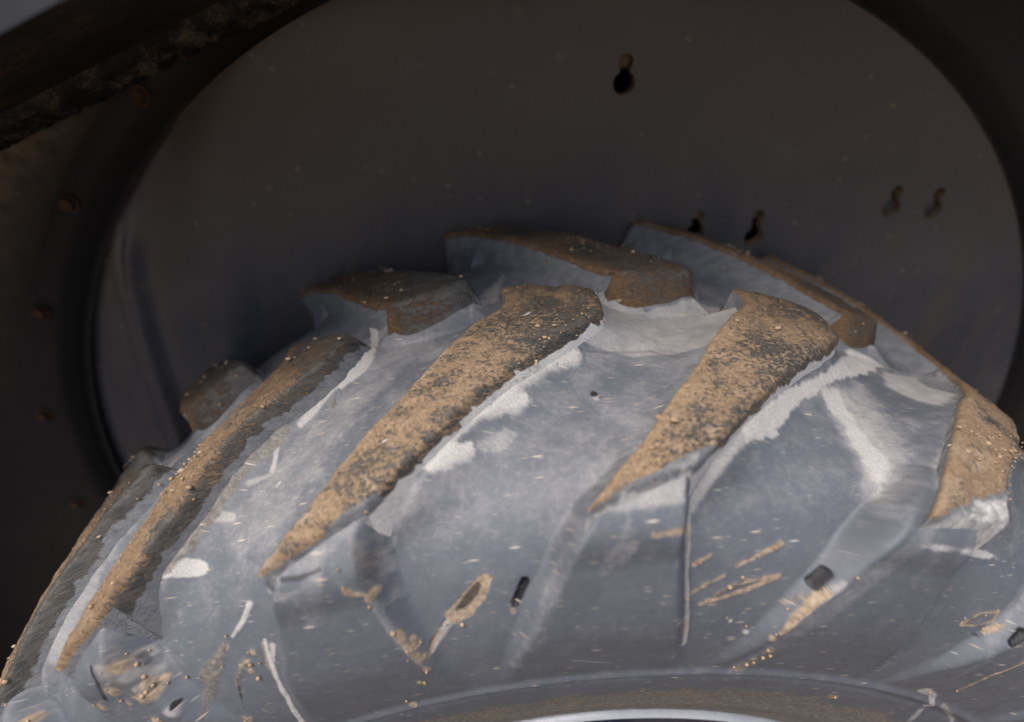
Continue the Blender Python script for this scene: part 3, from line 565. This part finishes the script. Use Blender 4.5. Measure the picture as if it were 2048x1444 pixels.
def lug_mesh(name, ang, near, seed, n=92, k=44, dark=.3, wall_dark=.8, dust=.0, wob=1., brown=0., grad=.5, pale=0., bar=99, tip=1.2, tip_pale=0.):
    """One tread bar: top face, flared walls, both ends; the grid's outer rows run down into the casing."""
    # parameters along (inner end -> shoulder) and across (left edge -> right edge); beyond 0..1 they run down the walls
    wl = np.linspace(0, 1, 8)
    v = np.concatenate([-wl[:0:-1], np.linspace(0, 1, n), 1+wl[1:]])
    u = np.concatenate([-wl[:0:-1], .5-.5*np.cos(np.linspace(0, np.pi, k))*.55-.5*np.linspace(1,-1,k)*.45, 1+wl[1:]])
    Vp, U = np.meshgrid(v, u, indexing='ij')
    vv, uu = np.clip(Vp, 0, 1), np.clip(U, 0, 1)
    def along(P, t):
        d = np.concatenate([[0], np.cumsum(np.hypot(*np.diff(P, axis=0).T))]); d /= d[-1]
        return np.stack([np.interp(t, d, P[:,0]), np.interp(t, d, P[:,1])], -1)
    L, R_ = [along(q, vv) for q in outline(near, bar)]               # (w, angle)
    edge_l = (fbm(vv*9+seed, seed*3.1, 0, 70+seed)-.5)*.006*wob; edge_r = (fbm(vv*9-seed, seed*1.7, 0, 90+seed)-.5)*.008*wob
    L[...,1] += edge_l; R_[...,1] += edge_r
    P = L + (R_-L)*uu[...,None]
    # rounded inner corners
    cor = np.clip((.07-vv)/.07, 0, 1)
    P[...,0] += cor*cor*.012*((2*uu-1)**4)
    a = R_-L; a = a/np.linalg.norm(a, axis=-1, keepdims=True)
    side = np.where(U < 0, U, np.where(U > 1, U-1, 0)); end = np.where(Vp < 0, Vp, np.where(Vp > 1, Vp-1, 0))
    flare = np.where(U < 0, .004, .018) if near else .018
    flare = flare*(1-1.25*sstep(.62, .93, vv)*(U > 1))      # the wall closes up towards the shoulder
    P = P + a*(side*flare)[...,None]
    P[...,0] += np.where(end < 0, end*(.016 if near else .034), end*.006)
    P[...,1] += np.where(end < 0, -end*.006, -end*.010)
    w, t = P[...,0], P[...,1]
    drop = np.maximum(np.abs(side), np.abs(end))
    # top radius, crowned and lumpy, edges eased
    rt = top_r(np.minimum(w, .318), 0. if near else .5)
    e = np.minimum(np.minimum(uu, 1-uu)*.11, np.minimum(vv, 1-vv)*.42)
    rt = rt - .0045*np.exp(-e/.004)
    th = t*1.0
    lump = (fbm(th*34, w*34, seed, 101)-.5)*.005 + (fbm(th*110, w*110, seed, 103, 3)-.5)*.0038
    rt = rt + lump*np.clip(1-drop*1.4, 0, 1) + .002
    base_r = np.interp(np.abs(w), HALF[:960,0], HALF[:960,1]) - .012
    base_r = np.where(end > 0, np.minimum(base_r, .905), base_r)
    r = rt + (base_r-rt)*drop**1.15
    rough = (fbm(th*40+7, w*40, drop*5, 107+seed, 3)-.5)*.006*np.clip(drop*4, 0, 1)
    r = r + rough*.5
    if near: X, Y, Z = r*np.sin(t), -w, r*np.cos(t)
    else:    X, Y, Z = r*np.sin(t), w, r*np.cos(t)
    # soil masks: R brown mud plus painted shade, G bare rubber plus wall shade, B grey and A white dust plus end-face sheen
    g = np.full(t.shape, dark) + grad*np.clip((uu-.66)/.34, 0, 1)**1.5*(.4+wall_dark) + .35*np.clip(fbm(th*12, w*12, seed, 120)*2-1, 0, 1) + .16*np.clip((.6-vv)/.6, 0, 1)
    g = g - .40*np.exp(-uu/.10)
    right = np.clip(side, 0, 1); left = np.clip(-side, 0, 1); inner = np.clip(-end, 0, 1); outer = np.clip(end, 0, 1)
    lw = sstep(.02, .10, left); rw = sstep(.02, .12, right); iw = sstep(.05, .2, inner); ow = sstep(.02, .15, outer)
    g = np.maximum(g, rw*wall_dark*1.05)  # right walls: clean rubber with their shade painted in
    b = np.maximum(lw*.95*(1-iw*.75), ow); rag = (fbm(th*30, w*30, seed, 131)-.5)*.35 + (fbm(th*110, w*110, drop*4, 133, 3)-.5)*.7
    b = np.maximum(b, sstep(.10+.22*wall_dark, .28+.27*wall_dark, right + rag*.5))
    b = np.maximum(b, sstep(.93, 1.0, vv)*.45*dust)
    aw = np.maximum(ow*(.30+.45*dust), .75*sstep(.98, 1.03, vv+(fbm(th*40, w*40, seed, 141)-.5)*.08)*dust)  # end faces paled, their sheen painted in with the dust
    aw = np.maximum(aw, sstep(.10, .3, right+rag*.6)*(1-wall_dark)**2*(1.0+.5*fbm(th*20, w*20, seed, 151)))
    aw = np.maximum(aw, lw*pale)
    tp = sstep(-.02, .03, vv + .05*(fbm(th*50, w*50, seed, 171)-.5) - tip + .10*uu)
    b = np.maximum(b, tp); aw = np.maximum(aw, tp*tip_pale)  # bar tips paled for the same end-face sheen
    soil = np.stack([np.clip(brown+.08+.6*np.clip((.40-vv)/.40, 0, 1)+.8*brown*(fbm(th*18, w*18, seed, 161)-.5)+iw*.15, 0, 1), np.clip(g, 0, 1), np.clip(b, 0, 1), np.clip(aw, 0, 1)], -1).reshape(-1,4)  # mud browned on far bars and inner ends, partly painted shade
    # surface coordinates for the texture: along / across the bar plus the wall depth
    uvm = np.stack([(t+seed*.37)*.95, w+seed*.21+side*.055+end*.05], -1).reshape(-1,2)
    V = np.stack([X, Y, Z], -1).reshape(-1,3)
    F = grid_faces(len(v), len(u))
    if not near: F = F[:, ::-1]
    c, s_ = math.cos(ang), math.sin(ang)
    x, z = V[:,0].copy(), V[:,2].copy(); V[:,0] = x*c+z*s_; V[:,2] = -x*s_+z*c
    o = mesh_np(name, V, F[:, ::-1] if near else F[:, ::-1], M_LUG, tyre, True, {'soil': soil}, {'surface': uvm})
    return o, r
LUGS = {}
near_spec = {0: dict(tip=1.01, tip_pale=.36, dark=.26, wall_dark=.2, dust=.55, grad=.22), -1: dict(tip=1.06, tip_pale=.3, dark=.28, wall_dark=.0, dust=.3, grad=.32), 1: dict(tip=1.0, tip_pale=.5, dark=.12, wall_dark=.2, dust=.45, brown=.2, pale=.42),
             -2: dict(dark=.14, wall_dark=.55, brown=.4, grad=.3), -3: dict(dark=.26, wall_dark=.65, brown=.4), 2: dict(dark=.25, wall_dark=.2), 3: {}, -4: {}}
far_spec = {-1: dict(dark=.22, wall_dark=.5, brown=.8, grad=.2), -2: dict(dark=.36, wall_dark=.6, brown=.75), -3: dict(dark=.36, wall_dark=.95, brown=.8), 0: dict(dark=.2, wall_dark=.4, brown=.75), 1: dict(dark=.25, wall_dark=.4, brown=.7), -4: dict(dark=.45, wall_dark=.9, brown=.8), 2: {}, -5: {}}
def spin(o, a):
    """turn a copied bar about the axle"""
    o.matrix_local = Matrix.Translation((0,0,S)) @ Matrix.Rotation(a, 4, 'Y') @ Matrix.Translation((0,0,-S))
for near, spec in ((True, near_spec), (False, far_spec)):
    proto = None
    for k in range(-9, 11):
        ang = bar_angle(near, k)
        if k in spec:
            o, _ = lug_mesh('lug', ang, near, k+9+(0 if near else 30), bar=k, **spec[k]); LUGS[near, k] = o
        elif proto is None:
            proto, _ = lug_mesh('lug', 0., near, 55, n=40, k=20)
            pm = proto; spin(pm, ang)
        else:
            c = proto.copy(); COL.objects.link(c); c.parent = tyre; spin(c, ang)

# loose grit stuck to the tread: thousands of grains, one part of the tyre
def grit():
    rng = np.random.default_rng(4)
    ico = bmesh.new(); bmesh.ops.create_icosphere(ico, subdivisions=1, radius=1.)
    iv = np.array([v.co[:] for v in ico.verts]); fi = np.array([[v.index for v in f.verts] for f in ico.faces]); ico.free()
    VV, FF, cnt = [], [], 0
    for (near, k), o in LUGS.items():
        if k > 2: continue
        me = o.data; n = len(me.vertices); co = np.empty(n*3, np.float32); me.vertices.foreach_get('co', co); co = co.reshape(-1,3)
        no = np.empty(n*3, np.float32); me.vertices.foreach_get('normal', no); no = no.reshape(-1,3)
        rad = np.hypot(co[:,0], co[:,2]-S)/S
        cand = np.where(rad > .94)[0]
        cl = fbm(co[cand,0]*22, co[cand,1]*22, co[cand,2]*22, 9)
        wgt = np.clip(cl-.45, .004, 1)**2; wgt /= wgt.sum()
        m = (50 if k < -2 else 100) if near else 70
        for i in rng.choice(cand, m, p=wgt, replace=False):
            sz = S*(.0009+.0021*rng.random()**4)
            j = iv*(1+.7*(rng.random(iv.shape)-.5))*(np.array([1.3,1,.7])*(.6+.8*rng.random(3)))*sz
            VV.append(j + co[i] - no[i]*sz*.4 + rng.normal(0, .0012, 3)); FF.append(fi+cnt); cnt += len(iv)
    # crumbs caught on the side wall
    for typ, kk, pts, wd, inten, lift in FEATURES:
        if lift < .002: continue
        p = np.array(pts)
        for _ in range(1):
            q = p[rng.integers(len(p))] + rng.normal(0, .006, 2)
            w, r, nw, nr = prof(q[1]); h = float(height(q[0], q[1])[0])+.002
            R2, W2 = r+nr*h, w+nw*h
            c = np.array([R2*math.sin(q[0]), W2, R2*math.cos(q[0])])*S + [0,0,S]
            sz = S*(.001+.0018*rng.random()**2)
            VV.append(iv*(1+.35*(rng.random(iv.shape)-.5))*sz + c); FF.append(fi+cnt); cnt += len(iv)
    o = mesh_np('grit', np.vstack(VV), np.vstack(FF), M_GRIT, tyre, True, scale=False); o['kind'] = 'stuff'
grit()

def lathe(name, P, mat, parent, n=160, c=(0,0)):
    P = np.array(P, float); th = np.linspace(0, 2*np.pi, n, endpoint=False)
    T, I = np.meshgrid(th, np.arange(len(P)), indexing='ij')
    r, y = P[I,0], P[I,1]
    V = np.stack([c[0]+r*np.sin(T), y, c[1]+r*np.cos(T)], -1).reshape(-1,3)
    return mesh_np(name, V, grid_faces(n, len(P), True), mat, parent)
rim = lathe('rim', spl([(.4965,-.2965),(.499,-.2975),(.502,-.294),(.504,-.286),(.500,-.272),(.49,-.25)], 6), M_RIM, wheel, 240)
disc = lathe('wheel_disc', spl([(.12,-.17),(.22,-.18),(.33,-.195),(.40,-.200),(.43,-.195),(.442,-.199),(.452,-.232),(.463,-.260),(.477,-.281),(.488,-.291),(.4962,-.296)], 6), M_DISC, wheel, 200)
def hexnut(bm, c, r, h, axis_y=-1):
    for rad, y0, y1 in ((r*1.35, 0, h*.22), (r, h*.22, h)):
        n = 6 if rad == r else 20
        lo = [bm.verts.new((c[0]+rad*math.sin(i*2*math.pi/n+.3), c[1]+axis_y*y0, c[2]+rad*math.cos(i*2*math.pi/n+.3))) for i in range(n)]
        hi = [bm.verts.new((c[0]+rad*.94*math.sin(i*2*math.pi/n+.3), c[1]+axis_y*y1, c[2]+rad*.94*math.cos(i*2*math.pi/n+.3))) for i in range(n)]
        for i in range(n): bm.faces.new((lo[i], lo[(i+1)%n], hi[(i+1)%n], hi[i]))
        bm.faces.new(hi)
for i in range(12):
    a = -.14+i*2*math.pi/12
    bm = bmesh.new(); hexnut(bm, (.405*math.sin(a), -.199, .405*math.cos(a)), .015, .040)
    mesh_bm('wheel_nut', bm, M_NUT, disc)
hub = lathe('hub', [(.0,-.27),(.10,-.268),(.115,-.26),(.12,-.24),(.14,-.17)], M_DISC, wheel, 48)

# ------------------------------------------------------------------ the machine's wheel arch
arch = empty('wheel_arch', (0, .3*S, 0), 'dark steel wheel arch with keyhole slots and rusty bolts behind the tyre', 'wheel arch')
arch_inv = Matrix.Translation((0, -.3*S, 0))
def A(o): o.matrix_parent_inverse = arch_inv; return o
CX, CZ, RL, YF, YP = .028, .319, 1.077, .30, .335
RF = RL-.020

def keyhole(x, z, ru, zl, rl, n=14):
    """outline of a keyhole slot: small round above (x,z), big round below (x,zl), joined by a neck"""
    hw = min(ru, rl)*.72; pts = []
    au = math.asin(hw/ru); al = math.asin(hw/rl)
    for i in range(n+1): t = math.pi+au + (2*math.pi-2*au)*i/n; pts.append((x+ru*math.sin(t), z+ru*math.cos(t)))
    for i in range(n+1): t = al + (2*math.pi-2*al)*i/n; pts.append((x+rl*math.sin(t), zl+rl*math.cos(t)))
    return pts
KEYS = [(0.0956, 1.2206, 0.0122, 1.1907, 0.0181), (0.2571, 0.9652, 0.0125, 0.9365, 0.0171), (0.372, 0.9621, 0.0125, 0.9235, 0.0178), (0.6224, 1.0014, 0.0114, 0.9711, 0.0169), (0.7049, 0.9956, 0.0114, 0.9663, 0.0169)]
FOLD_Z = np.array([-1.107, 0.0486, 0.4338, 0.7227, 0.9394, 1.0857, 1.1464, 1.2042, 1.2976]); FOLD_X = np.array([-0.7272, -0.6791, -0.6598, -0.6406, -0.6155, -0.5799, -0.5549, -0.525, -0.4441])
FOLD2_Z = np.array([-1.107, 0.2412, 0.5686, 0.7227, 0.8768, 0.9634, 1.0597, 1.2042]); FOLD2_X = np.array([-0.9006, -0.8717, -0.8495, -0.8332, -0.8062, -0.7754, -0.7465, -0.6984])
def fold_y(x, z):
    """soft fold and ridges, shaped to give the plate pale streaks and a darker left"""
    f1, f2 = np.interp(z, FOLD_Z, FOLD_X), np.interp(z, FOLD2_Z, FOLD2_X)
    soft = lambda d, k: k*np.log1p(np.exp(np.clip(d/k, -40, 40)))
    return YP + .10*(soft(f1-x, .045) - soft(f2-x, .010)) - .012*np.exp(-((x-f1+.01)/.08)**2) - .024*np.exp(-((x-f2)/.022)**2)*sstep(1.04, .90, z)  # ridges and slope shaped for highlight streaks
def back_plate():
    bm = bmesh.new(); edges = []; holes = []
    x_left = lambda z: CX-math.sqrt(max(RF*RF-(z-CZ)**2, 0))
    zt = max(z for z in np.linspace(1., 1.36, 400) if x_left(z) < np.interp(z, FOLD_Z, FOLD_X)+.215)
    def loop(pts):
        vs = [bm.verts.new((x, YP, z)) for x, z in pts]
        es = [bm.edges.new((vs[i], vs[(i+1) % len(vs)])) for i in range(len(vs))]
        return vs, es
    # flat field: right of the fold; the strip left of it is a fine grid
    zs = np.linspace(-.62, zt, 120); seam = [(float(np.interp(z, FOLD_Z, FOLD_X)+.22), z) for z in zs]
    a0 = math.atan2(x_left(zt)-CX, zt-CZ); a1 = math.atan2(x_left(-.62)-CX, -.62-CZ)     # angle from the top
    arc = [(CX+RF*math.sin(t), CZ+RF*math.cos(t)) for t in np.linspace(a0, a1+2*math.pi, 170)]
    _, e = loop(arc + seam); edges += e
    for K in KEYS:
        v, e = loop(keyhole(*K)); edges += e; holes.append(v)
    bmesh.ops.triangle_fill(bm, use_beauty=True, edges=edges)
    grid = []
    for (xs, z) in seam:
        row = []
        for q in np.linspace(0, 1, 80):
            x = xs + (x_left(z)-xs)*q
            row.append(bm.verts.new((x, float(fold_y(x, z)) if q > 0 else YP, z)))
        grid.append(row)
    for r0, r1 in zip(grid, grid[1:]):
        for i in range(79): bm.faces.new((r0[i], r0[i+1], r1[i+1], r1[i]))
    bmesh.ops.remove_doubles(bm, verts=bm.verts, dist=.0004)
    for f in bm.faces: f.smooth = True
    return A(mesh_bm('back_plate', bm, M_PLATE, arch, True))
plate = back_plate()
for K in KEYS:      # thickness of the sheet seen inside each slot, dust lying on its lower ledge
    pts = keyhole(*K); bm = bmesh.new()
    front = [bm.verts.new((x, YP+.0005, z)) for x, z in pts]; back = [bm.verts.new((x, YP+.024, z)) for x, z in pts]
    for i in range(len(pts)): bm.faces.new((front[i], front[(i+1)%len(pts)], back[(i+1)%len(pts)], back[i]))
    mesh_bm('slot_edge', bm, M_STUD, plate)
for i, K in enumerate(KEYS):   # stud end showing in the upper round of each slot
    x, z, ru, zl, rl = K
    bm = bmesh.new(); y0, y1 = (YP+.020, YP+.055)
    n = 16; rr = ru*1.12
    a = [bm.verts.new((x+rr*.80*math.sin(j*2*math.pi/n), y0, z+.002+rr*.8*math.cos(j*2*math.pi/n))) for j in range(n)]
    b_ = [bm.verts.new((x+rr*math.sin(j*2*math.pi/n), y0+.004, z+.002+rr*math.cos(j*2*math.pi/n))) for j in range(n)]
    c = [bm.verts.new((x+rr*math.sin(j*2*math.pi/n), y1, z+.002+rr*math.cos(j*2*math.pi/n))) for j in range(n)]
    bm.faces.new(a)
    for p, q in ((a, b_), (b_, c)):
        for j in range(n): bm.faces.new((p[j], p[(j+1)%n], q[(j+1)%n], q[j]))
    A(mesh_bm('stud', bm, M_STUD, arch))
# black box added behind the plate so the slots stay dark
bm = bmesh.new()
def box(bm, x0, x1, y0, y1, z0, z1, drop=()):
    v = [bm.verts.new((x, y, z)) for x in (x0, x1) for y in (y0, y1) for z in (z0, z1)]
    for nm, f in (('l',(0,1,3,2)), ('r',(4,6,7,5)), ('f',(0,4,5,1)), ('b',(2,3,7,6)), ('d',(0,2,6,4)), ('u',(1,5,7,3))):
        if nm not in drop: bm.faces.new([v[i] for i in f])
box(bm, CX-1.15, CX+1.15, YP+.09, YP+.2, CZ-1.15, CZ+1.15, drop=('f',))
A(mesh_bm('dark_backing', bm, M_DARK, arch))
for K in KEYS[3:]:     # the two right-hand slots are choked with grey dirt
    bm = bmesh.new(); x, z, ru, zl, rl = K
    c0 = bm.verts.new((x+.002, YP+.006, zl)); n = 14
    ring = [bm.verts.new((x+rl*.98*math.sin(j*2*math.pi/n), YP+.015, zl+rl*.98*math.cos(j*2*math.pi/n))) for j in range(n)]
    for j in range(n): bm.faces.new((c0, ring[j], ring[(j+1)%n]))
    A(mesh_bm('dirt_plug', bm, M_PLUG, arch))
# cove: plate edge -> round wall -> rolled lip
A(lathe('cove', spl([(RF-.006,YP+.003),(RF+.004,YP-.002),(RL-.006,YP-.014),(RL+.012,YF+.004),(RL+.03,YF-.003),(RL+.05,YF-.006)], 8), M_FLANGE, arch, 240, (CX,CZ)))
# flange ring; dust under the seal, with light painted into its tone
LINE = lambda x: 1.150+.371*(x+.88)
def flange():
    n, k = 300, 40
    T, Rr = np.meshgrid(np.linspace(0, 2*np.pi, n, endpoint=False), np.linspace(RL+.03, 2.0, k), indexing='ij')
    X, Z = CX+Rr*np.sin(T), CZ+Rr*np.cos(T)
    Y = YF - .012*sstep(.02, .10, Rr-RL)
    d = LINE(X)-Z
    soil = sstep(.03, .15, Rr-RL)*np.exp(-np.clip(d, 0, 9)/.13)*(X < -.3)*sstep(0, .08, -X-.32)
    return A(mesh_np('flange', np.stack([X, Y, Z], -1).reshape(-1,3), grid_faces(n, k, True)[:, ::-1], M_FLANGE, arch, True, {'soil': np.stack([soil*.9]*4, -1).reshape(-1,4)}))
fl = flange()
bolts = [(-.815,1.036),(-.955,.84),(-1.065,.602),(-1.118,.34),(-.642,1.192),(-.555,1.255),(.70,1.275),(-1.13,.06),(-1.07,-.2),(.9,1.08),(1.05,.86),(1.14,.6),(1.19,.3)]
for x, z in bolts:
    bm = bmesh.new(); hexnut(bm, (x, YF-.006, z), .0115, .012)
    mesh_bm('bolt', bm, M_RUST, fl)
# sloping roof panel, seal strip along its foot, grey outer fender edge, flat roof
def sheet(name, pts, mat, thick=.012, sub=1):
    bm = bmesh.new(); vs = [bm.verts.new(p) for p in pts]; f = bm.faces.new(vs)
    r = bmesh.ops.extrude_face_region(bm, geom=[f]); n = f.normal.copy() if f.normal.length else Vector((0,0,1))
    bm.normal_update(); n = f.normal
    bmesh.ops.translate(bm, verts=[g for g in r['geom'] if isinstance(g, bmesh.types.BMVert)], vec=n*thick)
    return A(mesh_bm(name, bm, mat, arch))
xa, xb = -2.2, -.13
sheet('slope_panel', [(xa, YF-.014, LINE(xa)), (xb, YF-.014, LINE(xb)), (xb, -.150, LINE(xb)), (xa, -.150, LINE(xa))], M_ROOF)
sheet('fender_edge', [(xa, -.153, LINE(xa)-.006), (xb, -.153, LINE(xb)-.006), (xb, -.156, LINE(xb)+.16), (xa, -.156, LINE(xa)+.16)], M_FEND, .006)
zr = LINE(xb)
sheet('roof_panel', [(xb+.002, YF-.014, zr), (2.2, YF-.014, zr), (2.2, -.12, zr), (xb+.002, -.12, zr)], M_ROOF)
sheet('front_light_block', [(-1.64, YF-.014, LINE(-1.64)-.02), (-1.64, -.30, LINE(-1.64)-.02), (-1.78, -.30, -.55), (-1.78, YF-.014, -.55)], M_ROOF)  # unseen panel added to keep light off the left flange
sheet('rear_light_block', [(1.75, -.20, zr-.01), (1.75, YF-.014, zr-.01), (1.75, YF-.014, -.55), (1.75, -.20, -.55)], M_ROOF)  # unseen panel added to block light on the right
def seal():
    n, k = 420, 40
    Xa, Ta = np.meshgrid(np.linspace(-1.5, -.15, n), np.linspace(0, 1, k), indexing='ij')
    Y = YF-.016 - .085*Ta
    rib = np.abs(np.sin(Xa*150 + Ta*3 + 3*fbm(Xa*9, Ta*2, 0, 5)))
    H = .014 + .007*rib*np.sin(np.pi*np.clip(Ta*1.05, 0, 1)) + .008*(fbm(Xa*60, Ta*5, 0, 7)-.5) + .012*np.sin(np.pi*Ta)
    H = np.where((Ta == 0), .0, H); H = np.where(Ta == 1, -.002, H)
    nx, nz = .348, -.9375
    V = np.stack([Xa+nx*H, Y, LINE(Xa)+nz*H], -1).reshape(-1,3)
    return A(mesh_np('seal_strip', V, grid_faces(n, k), M_SEAL, arch))
seal()
# unseen side of the machine round the arch, sized to block the sky
bm = bmesh.new()
outer = [(-4, YF-.02, -.55), (-4, YF-.02, 3.4), (4, YF-.02, 3.4), (4, YF-.02, -.55)]
n = 64; hole = [(CX+1.96*math.sin(i*2*math.pi/n), YF-.02, CZ+1.96*math.cos(i*2*math.pi/n)) for i in range(n)]
es = []
for L in (outer, hole):
    vs = [bm.verts.new(p) for p in L]; es += [bm.edges.new((vs[i], vs[(i+1)%len(vs)])) for i in range(len(vs))]
bmesh.ops.triangle_fill(bm, use_beauty=True, edges=es)
A(mesh_bm('unseen_body_side', bm, M_BODY, arch))
